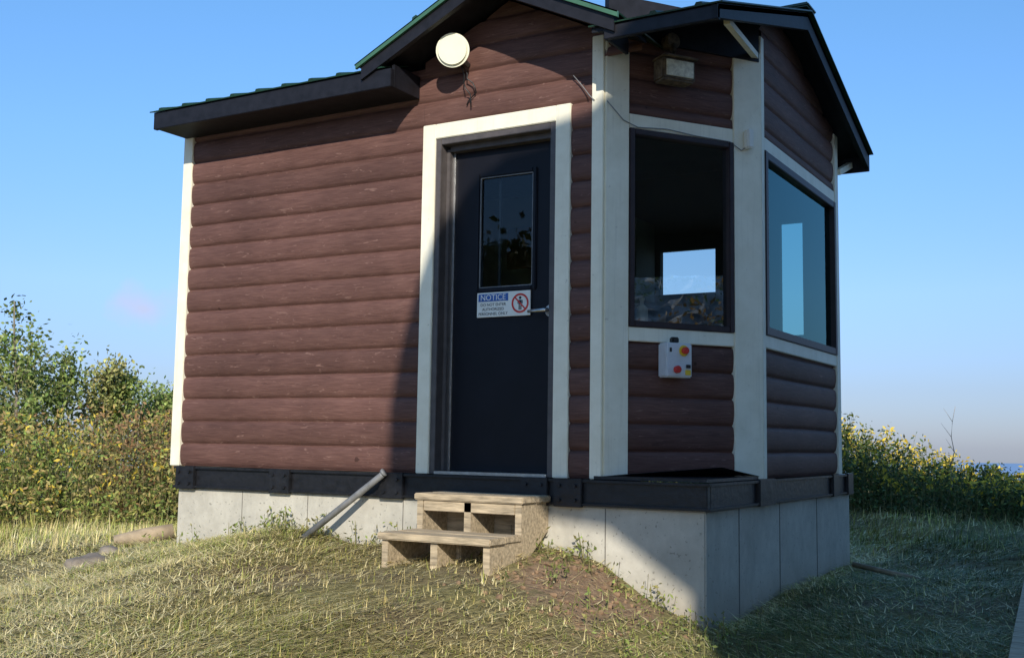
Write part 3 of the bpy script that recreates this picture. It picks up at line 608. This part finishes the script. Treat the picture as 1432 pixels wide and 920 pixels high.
for i in range(89):
    for j in range(39): bm.faces.new((g[i][j],g[i+1][j],g[i+1][j+1],g[i][j+1]))
frommesh('rocky_bank',bm,M['rubble'])
P=[];PC=[]
for i in range(210):
    u=rng.uniform(0,1.0)**.6; y=rng.uniform(-14,20); c0=np.array([11.0+u*13,y,bz(u)+.25]); nn=80
    P.append(c0+rng.normal(0,.24,(nn,3))); PC.append(palette(nn,[[(.42,.12,.05)],[(.45,.26,.07)],[(.14,.20,.06)]][i%3],.25))
colmesh('autumn_shrubs',*quads(np.concatenate(P),.06,np.concatenate(PC)),M['leaf'])
# ---------------------------------------------------------------- light, sky, camera
sun=bpy.data.lights.new('sun','SUN'); sun.energy=5.0; sun.angle=math.radians(.5); sun.color=(1,.94,.83)
so=link(bpy.data.objects.new('sun',sun)); az=math.radians(SUN_AZ); el=math.radians(SUN_EL)
S_=Vector((math.sin(az)*math.cos(el),-math.cos(az)*math.cos(el),math.sin(el))); so.rotation_euler=S_.to_track_quat('Z','Y').to_euler(); so.location=(10,-20,15)
w=bpy.data.worlds.new('World'); scene.world=w; w.use_nodes=True; nt=w.node_tree; bg=nt.nodes['Background']
sky=nt.nodes.new('ShaderNodeTexSky'); sky.sky_type='NISHITA'; sky.sun_disc=False; sky.sun_elevation=el
sky.sun_rotation=math.atan2(S_.x,S_.y)
sky.air_density=1.0; sky.dust_density=.3; sky.ozone_density=2.5; sky.altitude=300
tc=nt.nodes.new('ShaderNodeTexCoord')
def dirv(azd,eld):
    a_=math.radians(azd);e_=math.radians(eld); return Vector((math.sin(a_)*math.cos(e_),math.cos(a_)*math.cos(e_),math.sin(e_)))
sz=nt.nodes.new('ShaderNodeSeparateXYZ'); nt.links.new(tc.outputs['Generated'],sz.inputs[0])
hz=ramp(nt,sz.outputs['Z'],[(0,(.335,.395,.66)),(.05,(.44,.49,.72)),(.13,(.66,.75,.98)),(.25,(.74,.98,1.24)),(.42,(.80,1.18,1.36))])
tint=nt.nodes.new('ShaderNodeMix'); tint.data_type='RGBA'; tint.blend_type='MULTIPLY'; tint.inputs[0].default_value=1; nt.links.new(sky.outputs[0],tint.inputs[6]); nt.links.new(hz,tint.inputs[7])
cd=dirv(-48.9,6.2)
mp=nt.nodes.new('ShaderNodeVectorMath'); mp.operation='SUBTRACT'; mp.inputs[1].default_value=cd; nt.links.new(tc.outputs['Generated'],mp.inputs[0])
sc=nt.nodes.new('ShaderNodeVectorMath'); sc.operation='MULTIPLY'; sc.inputs[1].default_value=(22,22,42); nt.links.new(mp.outputs[0],sc.inputs[0])
ln=nt.nodes.new('ShaderNodeVectorMath'); ln.operation='LENGTH'; nt.links.new(sc.outputs[0],ln.inputs[0])
nz=nt.nodes.new('ShaderNodeTexNoise'); nz.inputs['Scale'].default_value=34; nz.inputs['Detail'].default_value=5; nt.links.new(tc.outputs['Generated'],nz.inputs['Vector'])
ma=nt.nodes.new('ShaderNodeMath'); ma.operation='MULTIPLY_ADD'; nt.links.new(nz.outputs['Fac'],ma.inputs[0]); ma.inputs[1].default_value=1.6; nt.links.new(ln.outputs['Value'],ma.inputs[2])
mr=nt.nodes.new('ShaderNodeMapRange'); mr.inputs['From Min'].default_value=.75; mr.inputs['From Max'].default_value=1.7; mr.inputs['To Min'].default_value=.6; mr.inputs['To Max'].default_value=0; nt.links.new(ma.outputs[0],mr.inputs['Value'])
mxn=nt.nodes.new('ShaderNodeMix'); mxn.data_type='RGBA'; nt.links.new(mr.outputs[0],mxn.inputs[0]); nt.links.new(tint.outputs[2],mxn.inputs[6]); mxn.inputs[7].default_value=(4.4,4.2,5.4,1)
nt.links.new(mxn.outputs[2],bg.inputs['Color']); bg.inputs['Strength'].default_value=.15
cam=bpy.data.cameras.new('camera'); co=link(bpy.data.objects.new('camera',cam)); scene.camera=co
cam.sensor_width=36; cam.lens=1554/1432*36; cam.clip_end=30000; cam.clip_start=.05
yw,pi_,ro=math.radians(-30.42),math.radians(5.81),math.radians(.85)
fw=Vector((math.sin(yw)*math.cos(pi_),math.cos(yw)*math.cos(pi_),math.sin(pi_))); rt=Vector((math.cos(yw),-math.sin(yw),0)); up=rt.cross(fw)
r2=rt*math.cos(ro)+up*math.sin(ro); u2=-rt*math.sin(ro)+up*math.cos(ro)
co.matrix_world=Matrix(((r2.x,u2.x,-fw.x,2.96),(r2.y,u2.y,-fw.y,-5.73),(r2.z,u2.z,-fw.z,.2),(0,0,0,1)))
